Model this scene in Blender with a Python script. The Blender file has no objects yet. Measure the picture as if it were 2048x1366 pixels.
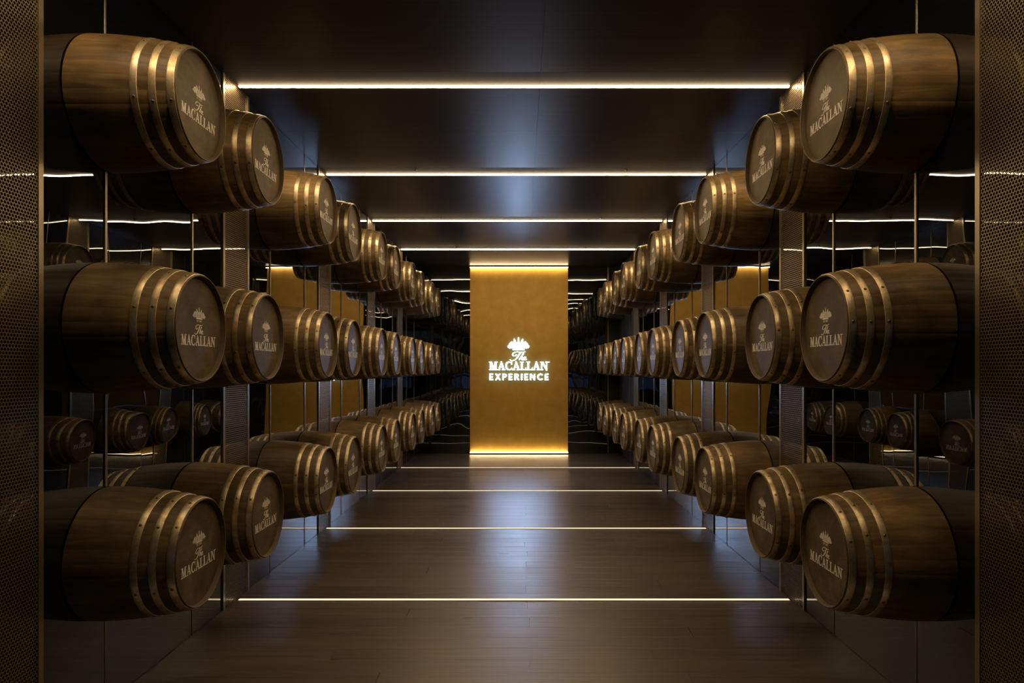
import bpy, bmesh, math, random
from mathutils import Vector, Matrix

random.seed(7)
SC = bpy.context.scene
COL = SC.collection

# ------------------------------------------------------------------ camera, world, exposure
B = 2.09                    # depth of one bay (m)
F = 1345.0                  # focal length in pixels of the 2048 px frame
EYE = 1.587
U = B / F                   # metres per (pixel x bay index)
cam = bpy.data.cameras.new('camera')
cam.sensor_fit = 'HORIZONTAL'
cam.sensor_width = 36.0
cam.lens = F / 2048.0 * 36.0
cam.shift_x = -18.0 / 2048.0
cam.shift_y = 57.0 / 2048.0
cam.clip_start = 0.05
cam.clip_end = 100
cam_ob = bpy.data.objects.new('camera', cam)
COL.objects.link(cam_ob)
cam_ob.location = (0, 0, EYE)
cam_ob.rotation_euler = (math.pi / 2, 0, 0)
SC.camera = cam_ob

world = bpy.data.worlds.new('world')
SC.world = world
world.use_nodes = True
world.node_tree.nodes['Background'].inputs[0].default_value = (0.010, 0.013, 0.022, 1)
world.node_tree.nodes['Background'].inputs[1].default_value = 0.3

SC.view_settings.view_transform = 'Standard'
SC.view_settings.look = 'None'
SC.view_settings.gamma = 1.0
SC.view_settings.use_curve_mapping = False
SC.view_settings.exposure = 0.0
SC.cycles.use_denoising = True
SC.cycles.max_bounces = 7
SC.cycles.glossy_bounces = 5
SC.cycles.diffuse_bounces = 2
SC.cycles.transparent_max_bounces = 16
SC.cycles.use_adaptive_sampling = True
SC.cycles.adaptive_threshold = 0.02
SC.cycles.caustics_reflective = False
SC.cycles.caustics_refractive = False
SC.cycles.sample_clamp_indirect = 4.0

# light levels (all of them lamps the place has)
CEIL_E = 128.0
FLOOR_E = 1.55
GOLD_E = 28.0
SIGN_E = 46.0
WARM = (1.0, 0.71, 0.39)
WARM_FLOOR = (1.0, 0.77, 0.47)
GOLDL = (1.0, 0.74, 0.42)
COOL = (0.42, 0.62, 1.0)

# ------------------------------------------------------------------ main dimensions
XL = -571 * 2.22 * U        # mirror surface of the left wall
XR = 543 * 2.22 * U
HC = EYE + 569 * 2.22 * U   # ceiling
YB = 6.12 * B               # mirror surface of the back wall
Y0 = 1.10 * B               # mouth of the corridor
COLS = [1.22 + k for k in range(5)]
ROWZ = {'top': 2.838, 'middle': 1.784, 'bottom': 0.725}
RB, RH = 0.308, 0.2525       # bilge and head radius
LB = 0.455                  # barrel length in front of the wall

# ------------------------------------------------------------------ helpers
def mesh_obj(name, verts, faces, mat=None, parent=None, smooth=False, loc=None):
    me = bpy.data.meshes.new(name)
    me.from_pydata([tuple(v) for v in verts], [], faces)
    me.update()
    if mat: me.materials.append(mat)
    if smooth:
        me.polygons.foreach_set('use_smooth', [True] * len(me.polygons))
    o = bpy.data.objects.new(name, me)
    COL.objects.link(o)
    if parent: o.parent = parent
    if loc: o.location = loc
    return o

def inst(name, me, parent=None, loc=(0, 0, 0), rot=(0, 0, 0)):
    o = bpy.data.objects.new(name, me)
    COL.objects.link(o)
    o.location = loc
    o.rotation_euler = rot
    if parent: o.parent = parent
    return o

def box_data(x0, x1, y0, y1, z0, z1):
    v = [(x0, y0, z0), (x1, y0, z0), (x1, y1, z0), (x0, y1, z0),
         (x0, y0, z1), (x1, y0, z1), (x1, y1, z1), (x0, y1, z1)]
    f = [(0, 3, 2, 1), (4, 5, 6, 7), (0, 1, 5, 4), (1, 2, 6, 5), (2, 3, 7, 6), (3, 0, 4, 7)]
    return v, f

def box(name, x0, x1, y0, y1, z0, z1, mat, parent=None, bevel=0.0, center=True):
    cx, cy, cz = (x0 + x1) / 2, (y0 + y1) / 2, (z0 + z1) / 2
    if not center: cx = cy = cz = 0
    v, f = box_data(x0 - cx, x1 - cx, y0 - cy, y1 - cy, z0 - cz, z1 - cz)
    o = mesh_obj(name, v, f, mat, parent)
    if bevel > 0:
        bm = bmesh.new(); bm.from_mesh(o.data)
        bmesh.ops.bevel(bm, geom=bm.edges[:], offset=bevel, segments=1, affect='EDGES')
        bm.to_mesh(o.data); bm.free()
    o.location = (cx, cy, cz)
    if parent:
        o.location = Vector((cx, cy, cz)) - world_loc(parent)
    return o

def world_loc(o):
    p = Vector((0, 0, 0))
    while o is not None:
        p = p + o.location
        o = o.parent
    return p

def empty(name, loc=(0, 0, 0), rz=0.0):
    o = bpy.data.objects.new(name, None)
    COL.objects.link(o)
    o.location = loc
    o.rotation_euler = (0, 0, rz)
    o.empty_display_size = 0.1
    return o

def tag(o, label, cat, group=None, kind=None):
    o['label'] = label
    o['category'] = cat
    if group: o['group'] = group
    if kind: o['kind'] = kind
    return o

def struct(o, label=None):
    o['kind'] = 'structure'
    if label: o['label'] = label
    return o

# ------------------------------------------------------------------ materials
class NT:
    def __init__(self, name):
        self.m = bpy.data.materials.new(name)
        self.m.use_nodes = True
        self.t = self.m.node_tree
        for n in list(self.t.nodes): self.t.nodes.remove(n)
        self.out = self.n('ShaderNodeOutputMaterial')
    def n(self, typ, **kw):
        nd = self.t.nodes.new(typ)
        for k, v in kw.items():
            if k.startswith('i_'):
                key = k[2:]
                nd.inputs[int(key) if key.isdigit() else key.replace('_', ' ')].default_value = v
            else:
                setattr(nd, k, v)
        return nd
    def l(self, a, b): self.t.links.new(a, b)
    def math(self, op, a, b=None, clamp=False):
        nd = self.n('ShaderNodeMath', operation=op, use_clamp=clamp)
        for i, x in enumerate((a, b)):
            if x is None: continue
            if hasattr(x, 'links'): self.l(x, nd.inputs[i])
            else: nd.inputs[i].default_value = x
        return nd.outputs[0]
    def coords(self, scale=(1, 1, 1), rnd=True):
        tc = self.n('ShaderNodeTexCoord')
        mp = self.n('ShaderNodeMapping')
        mp.inputs['Scale'].default_value = scale
        self.l(tc.outputs['Object'], mp.inputs['Vector'])
        if not rnd: return mp.outputs[0]
        oi = self.n('ShaderNodeObjectInfo')
        mul = self.math('MULTIPLY', oi.outputs['Random'], 37.0)
        ad = self.n('ShaderNodeVectorMath', operation='ADD')
        self.l(mp.outputs[0], ad.inputs[0]); self.l(mul, ad.inputs[1])
        return ad.outputs[0]
    def noise(self, vec, scale, detail=4, rough=0.55, dist=0.0):
        nd = self.n('ShaderNodeTexNoise')
        nd.inputs['Scale'].default_value = scale
        nd.inputs['Detail'].default_value = detail
        nd.inputs['Roughness'].default_value = rough
        nd.inputs['Distortion'].default_value = dist
        self.l(vec, nd.inputs['Vector'])
        return nd.outputs['Fac']
    def ramp(self, fac, stops):
        nd = self.n('ShaderNodeValToRGB')
        el = nd.color_ramp.elements
        while len(el) < len(stops): el.new(0.5)
        for e, (p, c) in zip(el, stops):
            e.position = p
            e.color = c if len(c) == 4 else (*c, 1)
        self.l(fac, nd.inputs[0])
        return nd.outputs[0]
    def mixc(self, fac, a, b, typ='MIX'):
        nd = self.n('ShaderNodeMix', data_type='RGBA', blend_type=typ)
        for s, x in ((0, fac), (6, a), (7, b)):
            if hasattr(x, 'links'): self.l(x, nd.inputs[s])
            else: nd.inputs[s].default_value = x if s == 0 else ((*x, 1) if len(x) == 3 else x)
        return nd.outputs[2]
    def bump(self, h, strength, dist=0.01):
        nd = self.n('ShaderNodeBump')
        nd.inputs['Strength'].default_value = strength
        nd.inputs['Distance'].default_value = dist
        self.l(h, nd.inputs['Height'])
        return nd.outputs[0]
    def pbr(self, color, rough=0.5, metal=0.0, spec=0.5, normal=None, coat=0.0, coat_rough=0.2):
        p = self.n('ShaderNodeBsdfPrincipled')
        for key, x in (('Base Color', color), ('Roughness', rough), ('Metallic', metal), ('Normal', normal)):
            if x is None: continue
            if hasattr(x, 'links'): self.l(x, p.inputs[key])
            else: p.inputs[key].default_value = (*x, 1) if isinstance(x, tuple) and len(x) == 3 else x
        p.inputs['Specular IOR Level'].default_value = spec
        p.inputs['Coat Weight'].default_value = coat
        p.inputs['Coat Roughness'].default_value = coat_rough
        self.l(p.outputs[0], self.out.inputs[0])
        return p

def plain(name, color, rough=0.5, metal=0.0, spec=0.5):
    t = NT(name); t.pbr(color, rough, metal, spec); return t.m

def emit(name, color, strength):
    t = NT(name)
    e = t.n('ShaderNodeEmission')
    e.inputs[0].default_value = (*color, 1); e.inputs[1].default_value = strength
    t.l(e.outputs[0], t.out.inputs[0])
    return t.m

def mat_stave():
    t = NT('barrel_stave_wood')
    v = t.coords((1.4, 9, 9))
    g = t.noise(v, 2.2, 7, 0.62, 0.8)
    v2 = t.coords((1.0, 1.0, 1.0))
    blot = t.noise(v2, 3.2, 3, 0.55)
    col = t.ramp(g, [(0.25, (0.074, 0.049, 0.022)), (0.5, (0.138, 0.094, 0.043)), (0.75, (0.232, 0.160, 0.076))])
    col2 = t.ramp(blot, [(0.3, (0.42, 0.39, 0.37)), (0.52, (0.95, 0.95, 0.95)), (0.72, (1.6, 1.42, 1.12))])
    c = t.mixc(1.0, col, col2, 'MULTIPLY')
    oi = t.n('ShaderNodeObjectInfo')
    tone = t.ramp(oi.outputs['Random'], [(0.0, (0.82, 0.80, 0.78)), (0.5, (1.0, 1.0, 1.0)), (1.0, (1.12, 1.02, 0.92))])
    c = t.mixc(1.0, c, tone, 'MULTIPLY')
    r = t.math('MULTIPLY_ADD', blot, 0.25); 
    r.node.inputs[2].default_value = 0.34
    t.pbr(c, r, 0.0, 0.26, t.bump(g, 0.12, 0.003))
    return t.m

def mat_head():
    t = NT('barrel_head_wood')
    v = t.coords((1, 1, 1))
    b1 = t.noise(v, 7.0, 4, 0.6, 0.4)
    v2 = t.coords((1, 3, 30))
    g = t.noise(v2, 2.0, 5, 0.6)
    col = t.ramp(b1, [(0.3, (0.080, 0.056, 0.030)), (0.5, (0.120, 0.087, 0.050)), (0.72, (0.175, 0.131, 0.079))])
    gr = t.ramp(g, [(0.3, (0.88, 0.87, 0.86)), (0.7, (1.08, 1.06, 1.04))])
    c = t.mixc(1.0, col, gr, 'MULTIPLY')
    r = t.math('MULTIPLY_ADD', b1, 0.22)
    r.node.inputs[2].default_value = 0.40
    t.pbr(c, r, 0.0, 0.06, t.bump(g, 0.10, 0.003))
    return t.m

def mat_hoop():
    t = NT('barrel_hoop_steel')
    v = t.coords((1, 1, 1))
    b1 = t.noise(v, 15.0, 6, 0.65, 0.4)
    col = t.ramp(b1, [(0.30, (0.28, 0.19, 0.09)), (0.47, (0.46, 0.36, 0.22)), (0.64, (0.62, 0.53, 0.38))])
    r = t.ramp(b1, [(0.3, (0.52,) * 3), (0.7, (0.36,) * 3)])
    t.pbr(col, r, 0.88, 0.5, t.bump(b1, 0.08, 0.004))
    return t.m

def mat_mirror(name, tint, base, wob):
    t = NT(name)
    v = t.coords((1, 1, 1))
    n1 = t.noise(v, 1.5, 1.0, 0.4)
    bp = t.bump(n1, 1.0, wob)
    lw = t.n('ShaderNodeLayerWeight')
    lw.inputs['Blend'].default_value = 0.5
    p = t.math('POWER', lw.outputs['Facing'], 3.0)
    f = t.math('MULTIPLY_ADD', p, 1.0 - base)
    f.node.inputs[2].default_value = base
    g = t.n('ShaderNodeBsdfGlossy')
    g.inputs['Color'].default_value = (*tint, 1)
    g.inputs['Roughness'].default_value = 0.0
    t.l(bp, g.inputs['Normal'])
    d = t.n('ShaderNodeBsdfDiffuse')
    d.inputs['Color'].default_value = (0.004, 0.004, 0.005, 1)
    mx = t.n('ShaderNodeMixShader')
    t.l(f, mx.inputs[0]); t.l(d.outputs[0], mx.inputs[1]); t.l(g.outputs[0], mx.inputs[2])
    t.l(mx.outputs[0], t.out.inputs[0])
    return t.m

def mat_perf():
    # staggered round holes, 16 mm pitch, rows 14 mm apart
    t = NT('perforated_bronze')
    tc = t.n('ShaderNodeTexCoord')
    sp = t.n('ShaderNodeSeparateXYZ')
    t.l(tc.outputs['Object'], sp.inputs[0])
    px, pz = 0.0160, 0.0280
    def cell(off):
        a = t.math('MULTIPLY_ADD', sp.outputs['Y'], 1.0 / px); a.node.inputs[2].default_value = off + 100
        b = t.math('MULTIPLY_ADD', sp.outputs['Z'], 1.0 / pz); b.node.inputs[2].default_value = off + 100
        a = t.math('MULTIPLY', t.math('SUBTRACT', t.math('FRACT', a), 0.5), px)
        b = t.math('MULTIPLY', t.math('SUBTRACT', t.math('FRACT', b), 0.5), pz)
        return t.math('SQRT', t.math('ADD', t.math('MULTIPLY', a, a), t.math('MULTIPLY', b, b)))
    d = t.math('MINIMUM', cell(0.0), cell(0.5))
    solid = t.math('GREATER_THAN', d, 0.0062)
    p = t.pbr((0.25, 0.19, 0.112), 0.45, 0.75, 0.5)
    tr = t.n('ShaderNodeBsdfTransparent')
    mx = t.n('ShaderNodeMixShader')
    t.l(solid, mx.inputs[0]); t.l(tr.outputs[0], mx.inputs[1]); t.l(p.outputs[0], mx.inputs[2])
    t.l(mx.outputs[0], t.out.inputs[0])
    return t.m

def mat_floor():
    t = NT('dark_floor_plank')
    v = t.coords((0.9, 55, 20))
    g = t.noise(v, 1.0, 5, 0.6, 0.3)
    v2 = t.coords((0.9, 7, 1))
    w = t.noise(v2, 1.0, 3, 0.5)
    col = t.ramp(g, [(0.25, (0.050, 0.037, 0.027)), (0.55, (0.080, 0.060, 0.045)), (0.8, (0.115, 0.088, 0.067))])
    oi = t.n('ShaderNodeObjectInfo')
    tone = t.ramp(oi.outputs['Random'], [(0.0, (0.82, 0.82, 0.82)), (1.0, (1.14, 1.12, 1.10))])
    c = t.mixc(1.0, col, tone, 'MULTIPLY')
    rr = t.math('MULTIPLY_ADD', w, 0.16)
    rr.node.inputs[2].default_value = 0.23
    mixh = t.math('ADD', t.math('MULTIPLY', g, 0.9), w)
    t.pbr(c, rr, 0.0, 0.5, t.bump(mixh, 0.45, 0.004))
    return t.m

def mat_ceiling():
    t = NT('dark_ceiling_veneer')
    v = t.coords((0.8, 60, 10))
    g = t.noise(v, 1.0, 5, 0.6, 0.3)
    col = t.ramp(g, [(0.3, (0.026, 0.019, 0.014)), (0.7, (0.046, 0.035, 0.026))])
    t.pbr(col, 0.33, 0.0, 0.12, t.bump(g, 0.06, 0.003))
    return t.m

def mat_gold():
    t = NT('brushed_gold_panel')
    v = t.coords((1, 1, 1), False)
    n = t.noise(v, 5.0, 4, 0.6)
    v2 = t.coords((30, 1, 2), False)
    n2 = t.noise(v2, 3.0, 4, 0.6)
    col = t.ramp(n, [(0.3, (0.50, 0.295, 0.050)), (0.7, (0.60, 0.365, 0.074))])
    r = t.math('MULTIPLY_ADD', n2, 0.15)
    r.node.inputs[2].default_value = 0.42
    t.pbr(col, r, 0.5, 0.5, t.bump(n2, 0.05, 0.002))
    return t.m

M = {}
M['stave'] = mat_stave()
M['head'] = mat_head()
M['hoop'] = mat_hoop()
M['rivet'] = plain('rivet_dark_brass', (0.20, 0.13, 0.06), 0.4, 0.8)
M['chime'] = plain('barrel_chime_wood', (0.105, 0.070, 0.036), 0.5, 0.0, 0.3)
M['gasket'] = plain('black_gasket', (0.006, 0.005, 0.005), 0.6)
M['paint'] = plain('cream_print', (0.86, 0.80, 0.70), 0.6, 0.0, 0.25)
M['mirror'] = mat_mirror('smoked_mirror_glass', (0.93, 0.95, 0.98), 0.10, 0.0042)
M['mirror_back'] = mat_mirror('smoked_mirror_glass_end', (0.90, 0.95, 1.0), 0.12, 0.0085)
M['perf'] = mat_perf()
M['bronze'] = plain('bronze_trim', (0.36, 0.30, 0.21), 0.32, 0.8)
M['floor'] = mat_floor()
M['ceiling'] = mat_ceiling()
M['matte_dark'] = plain('matte_dark_panel', (0.020, 0.017, 0.014), 0.6)
M['black'] = plain('black_board', (0.008, 0.008, 0.009), 0.7)
M['jamb'] = plain('dark_brown_door_panel', (0.026, 0.021, 0.017), 0.85, 0.0, 0.15)
M['gold'] = mat_gold()
M['led_ceiling'] = emit('ceiling_led', WARM, CEIL_E)
M['led_ceiling_edge'] = emit('ceiling_led_edge', WARM, CEIL_E * 0.17)
M['led_floor'] = emit('floor_led', WARM_FLOOR, FLOOR_E)
M['led_gold'] = emit('gold_led', GOLDL, GOLD_E)
M['sign'] = emit('cool_sign_light', COOL, SIGN_E)
M['sign_side'] = emit('cool_sign_edge_glow', (0.22, 0.48, 1.0), 6.0)
M['sign_back'] = plain('sign_back_plate', (0.02, 0.02, 0.02), 0.5)
M['housing'] = plain('black_aluminium', (0.02, 0.02, 0.02), 0.4, 0.6)
M['chrome'] = plain('polished_steel', (0.7, 0.68, 0.62), 0.2, 1.0)

# ------------------------------------------------------------------ the setting
floor = struct(box('floor', -4.6, 4.6, -5.2, YB + 0.3, -0.15, -0.012, M['matte_dark']), 'dark wooden plank floor of the corridor')
# planks run across the corridor; alternate rows have their butt joint near the middle
def plank_mesh(L, W):
    v, f = box_data(-L / 2, L / 2, -W / 2, W / 2, -0.012, 0.0)
    me = bpy.data.meshes.new('plank')
    me.from_pydata(v, [], f); me.update()
    bm = bmesh.new(); bm.from_mesh(me)
    ed = [e for e in bm.edges if all(abs(vv.co.z) < 1e-6 for vv in e.verts)]
    bmesh.ops.bevel(bm, geom=ed, offset=0.0007, segments=1, affect='EDGES')
    bm.to_mesh(me); bm.free()
    me.materials.append(M['floor'])
    return me
PW = 0.157
rows = int((YB - Y0) / PW) + 1
pcache = {}
floor_loc = world_loc(floor)
for r in range(rows):
    yc = YB - 0.004 - PW * (r + 0.5)
    W = XR - XL
    mid = 0.045 if r % 2 == 0 else None
    cuts = [XL, 0.045 + 0.012 * random.uniform(-1, 1), XR] if r % 2 == 0 else \
           [XL, XL + W * (0.24 + 0.04 * ((r * 7) % 3)), XL + W * (0.70 + 0.04 * ((r * 5) % 3)), XR]
    for a, b in zip(cuts[:-1], cuts[1:]):
        L = round(b - a - 0.0007, 2)
        if L not in pcache: pcache[L] = plank_mesh(L, PW - 0.0006)
        inst('plank', pcache[L], floor, Vector(((a + b) / 2, yc, 0)) - floor_loc)

ceiling = struct(box('ceiling', -4.6, 4.6, -5.2, YB + 0.3, HC + 0.014, HC + 0.15, M['matte_dark']), 'dark veneered ceiling crossed by light strips')
ceil_loc = world_loc(ceiling)
# veneer boards: two across, two to a bay, with a matt band before each light strip
edges = [Y0]
for c in COLS:
    edges += [(c - 0.10) * B, (c - 0.012) * B]
    if (c + 0.42) < 6.1: edges += [(c + 0.42) * B]
edges.append(YB)
edges = sorted(e for e in edges if Y0 <= e <= YB)
for a, b in zip(edges[:-1], edges[1:]):
    band = any(abs(b - (c - 0.012) * B) < 1e-6 for c in COLS)
    for x0, x1 in ((XL, 0.13), (0.13, XR)):
        box('ceiling_board', x0 + 0.0008, x1 - 0.0008, a + 0.0008, b - 0.0008, HC, HC + 0.014,
            M['matte_dark'] if band else M['ceiling'], ceiling)

def side_wall(name, side):
    X = XL if side < 0 else XR
    o = box(name, X + (-0.14 if side < 0 else 0.008), X + (-0.008 if side < 0 else 0.14), Y0, YB + 0.3, 0, HC, M['black'])
    struct(o, 'dark mirrored wall %s of the walkway' % ('left' if side < 0 else 'right'))
    ys = []
    for c in COLS:
        ys += [c - 0.101, c + 0.101, c + 0.304, c + 0.706]
    ys.append(6.12)
    for i, (a, b) in enumerate(zip(ys[:-1], ys[1:])):
        door = side > 0 and a > 5.3
        m = M['jamb'] if door else M['mirror']
        p = box('mirror_panel' if not door else 'matt_panel', min(X, X + side * 0.007), max(X, X + side * 0.007),
                a * B + 0.0015, b * B - 0.0015, 0.003, HC - 0.003, m, o)
        p.rotation_euler = (0, 0, math.radians(random.uniform(-0.05, 0.05)))
    # slim metal cover strips over the joints, interrupted by the barrels
    segs = []
    z = 0.0
    for k in ('bottom', 'middle', 'top'):
        segs.append((z, ROWZ[k] - RB - 0.004)); z = ROWZ[k] + RB + 0.004
    segs.append((z, HC))
    for c in COLS:
        for j in (c + 0.304, c + 0.706):
            for a, b in segs:
                wj, pj = (0.004, 0.003) if b == HC or a == 0 else (0.008, 0.006)   # bare slim joints above and below the barrels
                box('joint_strip', min(X, X - side * pj), max(X, X - side * pj), j * B - wj, j * B + wj,
                    a, b, M['bronze'], o)
    return o
wall_left = side_wall('wall_left', -1)
wall_right = side_wall('wall_right', 1)

wall_back = struct(box('wall_back', XL, XR, YB + 0.008, YB + 0.14, 0, HC, M['black']), 'dark mirrored end wall behind the gold panel')
PX0, PX1 = (940 - 1042) * 6.09 * U, (1136 - 1042) * 6.09 * U
XJ = 1.655
for x0, x1 in ((XL, PX0), (PX0, PX1), (PX1, XJ)):
    p = box('mirror_panel', x0 + 0.001, x1 - 0.001, YB, YB + 0.007, 0.003, HC - 0.003, M['mirror_back'], wall_back)
box('dark_panel', XJ, XR - 0.001, YB - 0.004, YB + 0.007, 0.003, HC - 0.003, M['black'], wall_back)
box('joint_strip', XJ - 0.010, XJ + 0.010, YB - 0.012, YB - 0.001, 0, HC, M['bronze'], wall_back)

# ------------------------------------------------------------------ perforated columns
ORD = ['first', 'second', 'third', 'fourth', 'fifth']
def column(side, k):
    c = COLS[k]
    X = XL if side < 0 else XR
    s = 'left' if side < 0 else 'right'
    o = empty('perforated_column', (X, c * B, 0))
    if k == 0:
        lab = 'perforated bronze column cut off by the %s edge of the picture' % s
    elif k < 4:
        lab = 'perforated bronze column on the %s wall meeting the %s ceiling light strip in view' % (s, ORD[k - 1])
    else:
        lab = 'perforated bronze column on the %s wall nearest the gold panel' % s
    tag(o, lab, 'column', 'perforated bronze columns')
    hw = 0.101 * B
    d = -side
    def bx(name, x0, x1, y0, y1, z0, z1, m):
        a, b = d * x0, d * x1
        v, f = box_data(min(a, b), max(a, b), y0, y1, z0, z1)
        return mesh_obj(name, v, f, m, o)
    v = [(d * 0.007, -hw + 0.028, 0.0), (d * 0.007, hw - 0.028, 0.0), (d * 0.007, hw - 0.028, HC), (d * 0.007, -hw + 0.028, HC)]
    mesh_obj('perforated_sheet', v, [(0, 1, 2, 3)], M['perf'], o)
    bx('edge_frame', 0.0005, 0.010, -hw, -hw + 0.028, 0, HC, M['bronze'])
    bx('edge_frame', 0.0005, 0.010, hw - 0.028, hw, 0, HC, M['bronze'])
    return o
for side in (-1, 1):
    for k in range(5): column(side, k)

# ------------------------------------------------------------------ light strips
names = ['just outside the top of the picture', 'nearest', 'second', 'third', 'farthest']
for k, c in enumerate(COLS):
    o = empty('ceiling_light_strip', (0, c * B, HC))
    lab = ['long warm ceiling light strip above the camera, out of view',
           'longest and nearest bright warm light strip across the ceiling',
           'second nearest bright warm light strip across the ceiling',
           'third nearest bright warm light strip across the ceiling',
           'farthest and shortest bright light strip on the ceiling by the gold panel'][k]
    tag(o, lab, 'light strip', 'ceiling light strips')
    hx0, hx1 = XL + 0.024, XR - 0.024
    v, f = box_data(hx0, hx1, -0.011, 0.011, -0.011, -0.001)
    df = mesh_obj('diffuser', v, f, M['led_ceiling'], o)
    df.data.materials.append(M['led_ceiling_edge'])
    for p in df.data.polygons:
        if p.normal.z > -0.5: p.material_index = 1      # the lens glows less through its edges
    for a, b in ((-0.016, -0.011), (0.011, 0.016)):
        v, f = box_data(hx0, hx1, a, b, -0.002, -0.0005)
        mesh_obj('trim', v, f, M['housing'], o)
    o2 = empty('floor_light_strip', (0, c * B, 0))
    lab = ['warm floor light strip below the picture edge, out of view',
           'longest and nearest warm light strip across the floor',
           'second nearest warm light strip across the floor',
           'third nearest warm light strip across the floor',
           'farthest and shortest light strip on the floor by the gold panel'][k]
    tag(o2, lab, 'light strip', 'floor light strips')
    v, f = box_data(hx0, hx1, -0.014, 0.014, 0.0005, 0.005)
    mesh_obj('diffuser', v, f, M['led_floor'], o2)
    for a, b in ((-0.019, -0.014), (0.014, 0.019)):
        v, f = box_data(hx0, hx1, a, b, 0.0003, 0.003)
        mesh_obj('trim', v, f, M['housing'], o2)
    # little steel studs in the ceiling before every strip
    for x, s in ((-1.03, 'left'), (1.03, 'right')):
        if k < 2: continue
        e = empty('ceiling_stud', (x, (c - 0.07) * B, HC))
        tag(e, 'tiny bright steel ceiling stud before the %s light strip, %s one' % (['', '', 'second', 'third', 'farthest'][k], s), 'stud', 'ceiling studs')
        seg = 10
        vv, ff = [], []
        for rr, zz in ((0.012, 0.0), (0.012, -0.006), (0.006, -0.010), (0.006, -0.016)):
            for i in range(seg):
                a = 2 * math.pi * i / seg
                vv.append((rr * math.cos(a), rr * math.sin(a), zz))
        for q in range(3):
            for i in range(seg):
                ff.append((q * seg + i, q * seg + (i + 1) % seg, (q + 1) * seg + (i + 1) % seg, (q + 1) * seg + i))
        ff.append(tuple(range(3 * seg, 4 * seg)))
        mesh_obj('base', vv, ff, M['chrome'], e)

# ------------------------------------------------------------------ lettering
def rect(a, b, c, d): return [(a, b), (c, b), (c, d), (a, d)]
def ring(cx, cy, rx, ry, ix, iy, irx, iry, a0, a1, n=22):
    out = [(cx + rx * math.cos(math.radians(a0 + (a1 - a0) * i / n)), cy + ry * math.sin(math.radians(a0 + (a1 - a0) * i / n))) for i in range(n + 1)]
    inn = [(ix + irx * math.cos(math.radians(a0 + (a1 - a0) * i / n)), iy + iry * math.sin(math.radians(a0 + (a1 - a0) * i / n))) for i in range(n + 1)]
    return [[out[i], out[i + 1], inn[i + 1], inn[i]] for i in range(n)]

SERIF = {
 'M': (1.18, [rect(.0, 0, .42, .07), rect(.14, 0, .27, 1), rect(0, .93, .34, 1), [(.14, 1), (.38, 1), (.66, .12), (.60, 0), (.52, 0)],
              [(.94, 1), (.80, 1), (.53, .12), (.58, 0), (.64, .0)], rect(.80, 0, 1.02, 1), rect(.70, 0, 1.16, .07), rect(.80, .93, 1.16, 1)]),
 'A': (1.02, [[(.09, 0), (.20, 0), (.52, .84), (.46, 1.0)], [(.41, 1.02), (.56, 1.02), (.95, 0), (.69, 0)], rect(.25, .29, .74, .37),
              rect(-.02, 0, .33, .07), rect(.58, 0, 1.05, .07)]),
 'C': (1.0, ring(.52, .5, .52, .53, .57, .5, .33, .44, 48, 312) + [rect(.83, .64, .93, 1.0), [(.80, .12), (.86, .05), (.96, .22), (.92, .30)]]),
 'L': (.86, [rect(.13, 0, .37, 1), rect(0, .93, .52, 1), rect(0, 0, .82, .08), [(.58, .08), (.70, .08), (.84, .32), (.82, 0.0)]]),
 'N': (1.20, [rect(.14, 0, .26, 1), rect(0, 0, .40, .07), rect(0, .93, .34, 1), [(.12, 1), (.40, 1), (.96, .02), (.96, -.06), (.86, -.06)],
              rect(.84, -.04, .96, 1), rect(.70, .93, 1.28, 1)]),
}
SANS = {
 'E': (.62, [rect(0, 0, .19, 1), rect(0, 0, .58, .17), rect(0, .42, .53, .58), rect(0, .83, .58, 1)]),
 'X': (.86, [[(0, 0), (.22, 0), (.84, 1), (.63, 1)], [(.64, 0), (.86, 0), (.23, 1), (.01, 1)]]),
 'P': (.68, [rect(0, 0, .19, 1), rect(.1, .84, .36, 1), rect(.1, .40, .36, .56)] + ring(.34, .70, .32, .30, .34, .70, .13, .14, -90, 90, 10)),
 'R': (.74, [rect(0, 0, .19, 1), rect(.1, .84, .36, 1), rect(.1, .42, .36, .57)] + ring(.34, .71, .31, .29, .34, .71, .12, .13, -90, 90, 10)
       + [[(.26, .50), (.46, .52), (.76, 0), (.53, 0)]]),
 'I': (.20, [rect(0, 0, .20, 1)]),
 'N': (.84, [rect(0, 0, .18, 1), rect(.64, 0, .82, 1), [(0, 1), (.22, 1), (.82, 0), (.60, 0)]]),
 'C': (.88, ring(.50, .5, .50, .52, .51, .5, .31, .35, 42, 318)),
}
def spline(pts, n=10):
    out = []
    P = [pts[0]] + list(pts) + [pts[-1]]
    for i in range(1, len(P) - 2):
        p0, p1, p2, p3 = P[i - 1], P[i], P[i + 1], P[i + 2]
        for k in range(n):
            t = k / n
            q = []
            for d in range(len(p1)):
                q.append(0.5 * (2 * p1[d] + (p2[d] - p0[d]) * t + (2 * p0[d] - 5 * p1[d] + 4 * p2[d] - p3[d]) * t * t + (3 * p1[d] - p0[d] - 3 * p2[d] + p3[d]) * t ** 3))
            out.append(tuple(q))
    out.append(tuple(pts[-1]))
    return out
def ribbon(pts, n=8):
    s = spline(pts, n)
    L, R = [], []
    for i, p in enumerate(s):
        a, b = s[max(0, i - 1)], s[min(len(s) - 1, i + 1)]
        dx, dy = b[0] - a[0], b[1] - a[1]
        d = math.hypot(dx, dy) or 1
        w = p[2] / 2
        L.append((p[0] - dy / d * w, p[1] + dx / d * w)); R.append((p[0] + dy / d * w, p[1] - dx / d * w))
    return [[L[i], R[i], R[i + 1], L[i + 1]] for i in range(len(s) - 1)]
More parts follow.
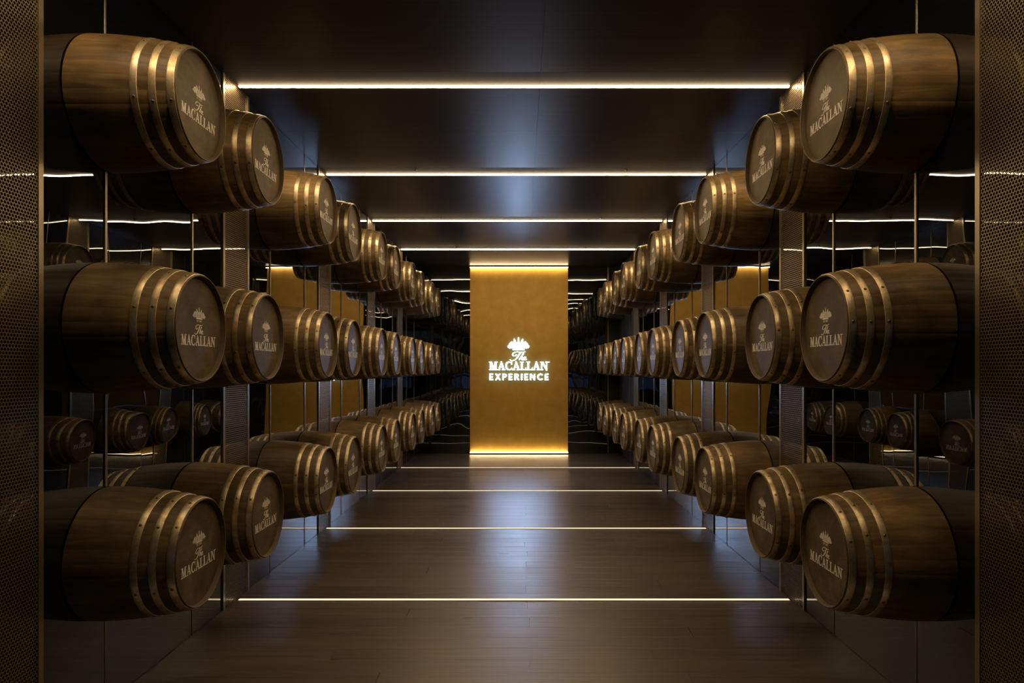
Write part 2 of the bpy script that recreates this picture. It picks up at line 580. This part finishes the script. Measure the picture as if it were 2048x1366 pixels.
def script_the(w=1.0):
    t = []
    t += ribbon([(1.02, 1.02, .03 * w), (.92, .95, .06 * w), (.70, .93, .07 * w), (.45, .98, .06 * w), (.24, .88, .06 * w), (.14, .66, .06 * w), (.22, .50, .06 * w), (.36, .55, .05 * w), (.40, .68, .03 * w)])
    t += ribbon([(.70, .93, .07 * w), (.60, .66, .10 * w), (.47, .32, .10 * w), (.30, .04, .07 * w), (.10, -.06, .06 * w), (-.04, .06, .06 * w)])
    t += ribbon([(.60, .03, .08 * w), (.72, .35, .08 * w), (.86, .74, .06 * w), (.92, .80, .03 * w), (.86, .62, .05 * w)])
    t += ribbon([(.65, .16, .05 * w), (.75, .36, .06 * w), (.83, .36, .07 * w), (.79, .14, .07 * w), (.82, .03, .06 * w), (.90, .09, .04 * w)])
    t += ribbon([(.90, .12, .04 * w), (1.02, .26, .05 * w), (1.05, .37, .06 * w), (.97, .35, .06 * w), (.93, .15, .07 * w), (1.00, .02, .06 * w), (1.12, .12, .03 * w)])
    return t
def ell(cx, cy, rx, ry, n=12):
    return [(cx + rx * math.cos(2 * math.pi * i / n), cy + ry * math.sin(2 * math.pi * i / n)) for i in range(n)]
def emblem():
    # a gabled stone house between rounded trees; unit width -0.5..0.5, height 0..0.92
    p = []
    # left and right trees
    for s in (-1, 1):
        for cx, cy, rx, ry in ((.29, .30, .12, .15), (.40, .25, .10, .13), (.33, .42, .10, .12), (.24, .38, .07, .12)):
            p.append(ell(s * cx, cy, rx, ry))
        p.append([(s * .21, .12), (s * .43, .12), (s * .46, .22), (s * .21, .24)])
        p.append(ell(s * .31, .53, .055, .085, 9))
    # house: walls with window gaps
    p.append(rect(-.20, .04, .20, .13))
    p.append(rect(-.27, .00, .27, .05))
    for x0, x1 in ((-.20, -.135), (-.085, -.025), (.025, .085), (.135, .20)):
        p.append(rect(x0, .13, x1, .52))
    for z0, z1 in ((.22, .27), (.36, .40), (.48, .53)):
        p.append(rect(-.20, z0, .20, z1))
    p.append([(-.205, .53), (-.10, .53), (-.150, .74)])
    p.append([(.205, .53), (.10, .53), (.150, .74)])
    p.append([(-.07, .53), (.07, .53), (.0, .70)])
    p.append(rect(-.215, .53, -.18, .70)); p.append(rect(.18, .53, .215, .70))
    p.append([(-.225, .70), (-.17, .70), (-.198, .84)]); p.append([(.225, .70), (.17, .70), (.198, .84)])
    p.append(rect(-.022, .60, .022, .80)); p.append([(-.035, .80), (.035, .80), (0, .95)])
    return p
def xf(polys, sx, sy, ox, oy): return [[(x * sx + ox, y * sy + oy) for x, y in p] for p in polys]
def layout(text, table, gap):
    x, out = 0.0, []
    for ch in text:
        w, polys = table[ch]
        out.append((x, polys)); x += w + gap
    return out, x - gap
def area(p): return sum(p[i][0] * p[(i + 1) % len(p)][1] - p[(i + 1) % len(p)][0] * p[i][1] for i in range(len(p)))
def extrude(polys, depth):
    """2D polygons (u,v) -> (verts (u,v,d), faces), front at d=depth"""
    v, f = [], []
    for p in polys:
        q = p if area(p) > 0 else p[::-1]
        n, b = len(q), len(v)
        v += [(x, y, 0.0) for x, y in q] + [(x, y, depth) for x, y in q]
        f.append(tuple(b + n + i for i in range(n)))
        f.append(tuple(b + i for i in reversed(range(n))))
        for i in range(n):
            j = (i + 1) % n
            f.append((b + i, b + j, b + n + j, b + n + i))
    return v, f
def text_mesh(name, body, size):
    """small print in the built-in font, centred at u=0, as (u,v,0) mesh"""
    cu = bpy.data.curves.new(name, 'FONT')
    cu.body = body; cu.size = size; cu.align_x = 'CENTER'; cu.extrude = 0.0003
    tmp = bpy.data.objects.new(name, cu)
    COL.objects.link(tmp)
    bpy.context.view_layer.update()
    me = bpy.data.meshes.new_from_object(tmp.evaluated_get(bpy.context.evaluated_depsgraph_get()))
    vs = [tuple(v.co) for v in me.vertices]; fs = [tuple(p.vertices) for p in me.polygons]
    bpy.data.objects.remove(tmp); bpy.data.meshes.remove(me)
    return vs, fs

# ------------------------------------------------------------------ barrels
def make_mesh(name, v, f, m, smooth=False):
    me = bpy.data.meshes.new(name)
    me.from_pydata([tuple(q) for q in v], [], f); me.update()
    me.materials.append(m)
    if smooth: me.polygons.foreach_set('use_smooth', [True] * len(me.polygons))
    return me
X_S = 0.005                                  # barrel starts this far off the glass
def rad(x): return RB - (RB - RH) * (x / LB) ** 2
def lathe(prof, n, closed=False):
    """profile of (x, r) around the local X axis"""
    v, f = [], []
    for x, r in prof:
        for i in range(n):
            a = 2 * math.pi * i / n
            v.append((x, r * math.cos(a), r * math.sin(a)))
    m = len(prof)
    for k in range(m if closed else m - 1):
        k2 = (k + 1) % m
        for i in range(n):
            j = (i + 1) % n
            f.append((k * n + i, k * n + j, k2 * n + j, k2 * n + i))
    return v, f
# staves: 30 boards with a fine groove between them
def stave_body():
    ns, v, f = 30, [], []
    xs = [X_S + (LB - X_S) * i / 14 for i in range(15)]
    per = []
    for s in range(ns):
        a0 = 2 * math.pi * s / ns
        da = 2 * math.pi / ns
        per += [(a0, -0.0004), (a0 + da * 0.035, 0.0), (a0 + da * 0.35, 0.0001), (a0 + da * 0.65, 0.0001), (a0 + da * 0.965, 0.0)]
    n = len(per)
    for x in xs:
        for a, dr in per:
            r = rad(x) + dr
            v.append((x, r * math.cos(a), r * math.sin(a)))
    for k in range(len(xs) - 1):
        for i in range(n):
            j = (i + 1) % n
            f.append((k * n + i, k * n + j, (k + 1) * n + j, (k + 1) * n + i))
    return v, f
HEAD_X = LB - 0.020
me_body = make_mesh('staves', *stave_body(), M['stave'], True)
me_gasket = make_mesh('gasket', *lathe([(0.0015, RB - 0.05), (0.0015, RB - 0.004), (X_S + 0.001, RB - 0.004), (X_S + 0.001, RB - 0.05)], 64), M['gasket'])
me_chime = make_mesh('chime', *lathe([(LB - 0.001, RH + 0.0), (LB + 0.003, RH - 0.003), (LB + 0.003, RH - 0.006), (LB + 0.001, RH - 0.008), (HEAD_X - 0.004, RH - 0.013)], 72), M['chime'], False)
hv = [(HEAD_X, 0, 0)]
nh = 64
for rr in (0.08, 0.16, RH - 0.0115):
    hv += [(HEAD_X + 0.0, rr * math.cos(2 * math.pi * i / nh), rr * math.sin(2 * math.pi * i / nh)) for i in range(nh)]
hf = [(0, 1 + i, 1 + (i + 1) % nh) for i in range(nh)]
for q in range(2):
    for i in range(nh):
        j = (i + 1) % nh
        hf.append((1 + q * nh + i, 1 + (q + 1) * nh + i, 1 + (q + 1) * nh + j, 1 + q * nh + j))
me_head = make_mesh('head', hv, hf, M['head'])
HOOPS = [(LB - 0.034, LB - 0.003), (LB - 0.105, LB - 0.075), (LB - 0.178, LB - 0.148)]
me_hoops = []
for a, b in HOOPS:
    t = 0.0028
    prof = [(a, rad(a) - 0.001), (a + 0.0005, rad(a) + t - .0006), (a + 0.002, rad(a) + t), ((a + b) / 2, rad((a + b) / 2) + t), (b - 0.002, rad(b) + t), (b - 0.0005, rad(b) + t - .0006), (b, rad(b) - 0.001)]
    me_hoops.append(make_mesh('hoop', *lathe(prof, 96), M['hoop'], True))
# rivet dome, local +Z outward
rv, rf = [], []
for q, (rr, zz) in enumerate(((0.0070, 0.0), (0.0066, 0.0018), (0.0042, 0.0034), (0.0, 0.0040))):
    if rr == 0: rv.append((0, 0, zz))
    else: rv += [(rr * math.cos(2 * math.pi * i / 8), rr * math.sin(2 * math.pi * i / 8), zz) for i in range(8)]
for q in range(2):
    for i in range(8):
        rf.append((q * 8 + i, q * 8 + (i + 1) % 8, q * 8 + 8 + (i + 1) % 8, q * 8 + 8 + i))
rf += [(16 + i, 16 + (i + 1) % 8, 24) for i in range(8)]
me_rivet = make_mesh('rivet', rv, rf, M['rivet'], True)
# print on the head
def head_print(name, polys):
    v, f = extrude(polys, 0.0006)
    return make_mesh(name, [(HEAD_X + 0.0002 + d, u, w) for u, w, d in v], f, M['paint'])
lay, tw = layout('MACALLAN', SERIF, 0.02)
mw, mh = 0.338, 0.048
polys = []
for x, ps in lay: polys += xf(ps, mw / tw, mh, x * mw / tw - mw / 2, -0.082)
me_word = head_print('brand_lettering', polys)
me_the = head_print('script_lettering', xf(script_the(1.2), 0.076, 0.044, -0.044, -0.026))
me_emb = head_print('emblem', xf(emblem(), 0.124, 0.060, 0.0, 0.043))
tv, tf = text_mesh('small_print', 'EST 1824', 0.0125)
me_est = make_mesh('small_print', [(HEAD_X + 0.0005 + z, x, y + 0.0305) for x, y, z in tv], tf, M['paint'])

RIVET_ANG = [0, 32, 94, 141, 203, 236, 298]
def barrel(side, row, n):
    c = COLS[n // 2] + (0.304 if n % 2 == 0 else 0.706)
    X = XL if side < 0 else XR
    o = empty('barrel', (X, c * B, ROWZ[row]), 0 if side < 0 else math.pi)
    s = 'left' if side < 0 else 'right'
    near = ['nearest the camera', 'second from the camera', 'third from the camera', 'fourth from the camera', 'fifth from the camera']
    far = ['fifth from the gold panel', 'fourth from the gold panel', 'third from the gold panel', 'second from the gold panel', 'nearest the gold panel']
    tag(o, 'dark oak barrel in the %s row on the %s wall, %s' % (row, s, (near + far)[n]), 'barrel', 'oak barrels on the %s wall' % s)
    roll = random.uniform(0, 2 * math.pi)
    inst('staves', me_body, o, rot=(roll, 0, 0))
    inst('gasket', me_gasket, o)
    inst('chime', me_chime, o)
    po = 0.010 if side < 0 else -0.009
    hd = inst('head', me_head, o)
    o.scale = (1.012 if side < 0 else 0.98, 1, 1)
    inst('emblem', me_emb, hd, (0, po, 0))
    inst('small_print', me_est, hd, (0, po, 0))
    inst('script_lettering', me_the, hd, (0, po, 0))
    inst('brand_lettering', me_word, hd, (0, po, 0))
    hr = random.uniform(0, 2 * math.pi)
    for k, (me, (a, b)) in enumerate(zip(me_hoops, HOOPS)):
        h = inst('hoop', me, o, rot=(hr + random.uniform(-0.05, 0.05), 0, 0))
        xm = (a + b) / 2
        r = rad(xm) + 0.0026
        for ang in RIVET_ANG:
            t = math.radians(ang)
            # local +Z of the rivet points outward (0, cos t, sin t)
            q = inst('rivet', me_rivet, h, (xm, r * math.cos(t), r * math.sin(t)), (t - math.pi / 2, 0, 0))
    return o
for side in (-1, 1):
    for row in ('top', 'middle', 'bottom'):
        for n in range(10): barrel(side, row, n)

# ------------------------------------------------------------------ gold panel and sign
YP = 6.09 * B                      # face of the gold panel
gp = empty('gold_panel', ((PX0 + PX1) / 2, YP, 0))
tag(gp, 'tall brushed gold panel at the end of the walkway, lit top and bottom', 'panel')
hw = (PX1 - PX0) / 2
def pbox(name, x0, x1, y0, y1, z0, z1, m, p=gp):
    v, f = box_data(x0, x1, y0, y1, z0, z1)
    return mesh_obj(name, v, f, m, p)
pbox('panel_face', -hw, hw, 0.0, 0.058, 0.030, HC - 0.010, M['gold'])
pbox('plinth', -hw - 0.004, hw + 0.004, -0.078, 0.060, 0.0, 0.026, M['housing'])
pbox('top_cap', -hw - 0.004, hw + 0.004, -0.078, 0.060, HC - 0.022, HC - 0.001, M['housing'])
pbox('light_bar', -hw + 0.005, hw - 0.005, -0.074, -0.054, 0.0265, 0.040, M['led_gold'])
pbox('light_bar', -hw + 0.005, hw - 0.005, -0.074, -0.054, HC - 0.038, HC - 0.0225, M['led_gold'])

US = 6.09 * U
def zz(y): return EYE + (740 - y) * US
SX = (1038 - 1042) * US
sign = empty('illuminated_sign', (SX, YP - 0.02, zz(760)))
tag(sign, 'glowing cool white illuminated brand sign mounted on the gold panel', 'sign')
def sign_piece(name, polys, depth=0.022):
    v, f = extrude(polys, depth)
    o = mesh_obj(name, [(u, -d, w) for u, w, d in v], f, M['sign'], sign)
    o.data.materials.append(M['sign_side']); o.data.materials.append(M['sign_back'])
    for p in o.data.polygons:
        ds = [o.data.vertices[i].co.y for i in p.vertices]
        if max(ds) - min(ds) > 1e-5: p.material_index = 1
        elif max(ds) > -1e-5: p.material_index = 2
    return o
zb = zz(760)
lay, tw = layout('MACALLAN', SERIF, 0.02)
mw, mh = 119 * US, 16.5 * US
for x, ps in lay: sign_piece('letter', xf(ps, mw / tw, mh, x * mw / tw - mw / 2, zz(740) - zb))
lay, tw = layout('EXPERIENCE', SANS, 0.32)
ew, eh = 118 * US, 12.6 * US
for x, ps in lay: sign_piece('letter', xf(ps, ew / tw, eh, x * ew / tw - ew / 2, 0.0))
sign_piece('script_lettering', xf(script_the(0.9), 29 * US, 17 * US, -17 * US, zz(720.5) - zb))
sign_piece('emblem', xf(emblem(), 43 * US, 27 * US, -1 * US, zz(700) - zb))

# ------------------------------------------------------------------ entrance hall behind the camera (seen in the mirrors)
YH = -4.6
M['hall_wall'] = plain('hall_dark_plaster', (0.022, 0.026, 0.040), 0.6)
M['pane'] = emit('window_daylight', (0.25, 0.45, 1.0), 0.16)
M['leaf'] = plain('green_leaf', (0.09, 0.34, 0.04), 0.45)
M['pot'] = plain('dark_pot', (0.05, 0.045, 0.04), 0.5)
for s, nm in ((-1, 'left'), (1, 'right')):
    X = XL - 0.14 if s < 0 else XR + 0.14
    struct(box('wall_entrance_%s' % nm, min(X, s * 4.6), max(X, s * 4.6), Y0 - 0.10, Y0, 0, HC, M['hall_wall']), 'dark wall beside the corridor mouth, %s' % nm)
    struct(box('wall_hall_%s' % nm, min(s * 4.5, s * 4.6), max(s * 4.5, s * 4.6), YH, Y0 - 0.10, 0, HC, M['hall_wall']), 'dark %s wall of the hall behind the camera' % nm)
struct(box('wall_hall_rear', -4.6, 4.6, YH - 0.1, YH, 0, HC, M['hall_wall']), 'dark rear wall of the hall behind the camera')
for i, x in enumerate((-2.6, 0.9)):
    w = struct(box('window_%d' % (i + 1), x, x + 1.7, YH, YH + 0.05, 0.6, 2.1, M['housing']), 'window in the hall behind the camera')
    for a in range(3):
        for b in range(2):
            box('pane', x + 0.05 + a * 0.545, x + 0.05 + a * 0.545 + 0.505, YH + 0.051, YH + 0.056, 0.66 + b * 0.72, 0.66 + b * 0.72 + 0.66, M['pane'], w)
shelf = tag(box('plant_shelf', -3.4, 3.4, YH + 0.01, YH + 0.30, 2.66, 2.70, M['jamb']), 'long dark shelf of green plants in the hall behind the camera', 'shelf')
def plant(x, lab):
    o = empty('potted_plant', (x, YH + 0.15, 2.701))
    tag(o, lab, 'plant', 'plants on the hall shelf')
    v, f = [], []
    seg = 14
    for r, z in ((0.08, 0.0), (0.11, 0.16), (0.095, 0.16), (0.09, 0.13)):
        v += [(r * math.cos(2 * math.pi * i / seg), r * math.sin(2 * math.pi * i / seg), z) for i in range(seg)]
    for q in range(3):
        for i in range(seg):
            f.append((q * seg + i, q * seg + (i + 1) % seg, q * seg + seg + (i + 1) % seg, q * seg + seg + i))
    f.append(tuple(reversed(range(seg)))); f.append(tuple(range(3 * seg, 4 * seg)))
    mesh_obj('pot', v, f, M['pot'], o)
    v, f = [], []
    for _ in range(46):
        a = random.uniform(0, 2 * math.pi); ln = random.uniform(0.22, 0.42); up = random.uniform(0.15, 1.1)
        dx, dy = math.cos(a), math.sin(a) * 0.55
        b = len(v)
        for k in range(5):
            t = k / 4
            hh = max(0.02, 0.13 + ln * (up * t - 0.9 * t * t) * 0.9)
            ww = 0.026 * math.sin(math.pi * (0.12 + 0.88 * t)) + 0.002
            v += [(dx * ln * t - dy * ww, dy * ln * t * 0.6 + dx * ww * 0.5, hh), (dx * ln * t + dy * ww, dy * ln * t * 0.6 - dx * ww * 0.5, hh)]
        for k in range(4): f.append((b + 2 * k, b + 2 * k + 1, b + 2 * k + 3, b + 2 * k + 2))
    mesh_obj('foliage', v, f, M['leaf'], o)
for i in range(8):
    plant(-2.8 + i * 0.8, 'leafy green potted plant on the hall shelf, %s from the left' % ['first', 'second', 'third', 'fourth', 'fifth', 'sixth', 'seventh', 'eighth'][i])
lt = empty('added_plant_light', (0, YH + 0.42, 3.36))  # lamp added to brighten the plants so their green shows in the mirrors
tag(lt, 'added light bar that brightens the plants on the hall shelf', 'added lamp')
v, f = box_data(-3.1, 3.1, -0.03, 0.03, 0.0, 0.03)
mesh_obj('housing', v, f, M['housing'], lt)
for x in (-2.9, 2.9):
    v, f = box_data(x - 0.01, x + 0.01, -0.412, -0.03, 0.005, 0.025)
    mesh_obj('bracket', v, f, M['housing'], lt)
v, f = box_data(-3.08, 3.08, -0.02, 0.02, -0.004, -0.0005)
mesh_obj('diffuser', v, f, emit('added_plant_glow', (0.85, 1.0, 0.8), 40.0), lt)
v, f = box_data(-3.1, 3.1, 0.031, 0.039, -0.09, 0.03)
mesh_obj('added_light_shield', v, f, M['housing'], lt)  # lip added to keep the bar's light off the barrels
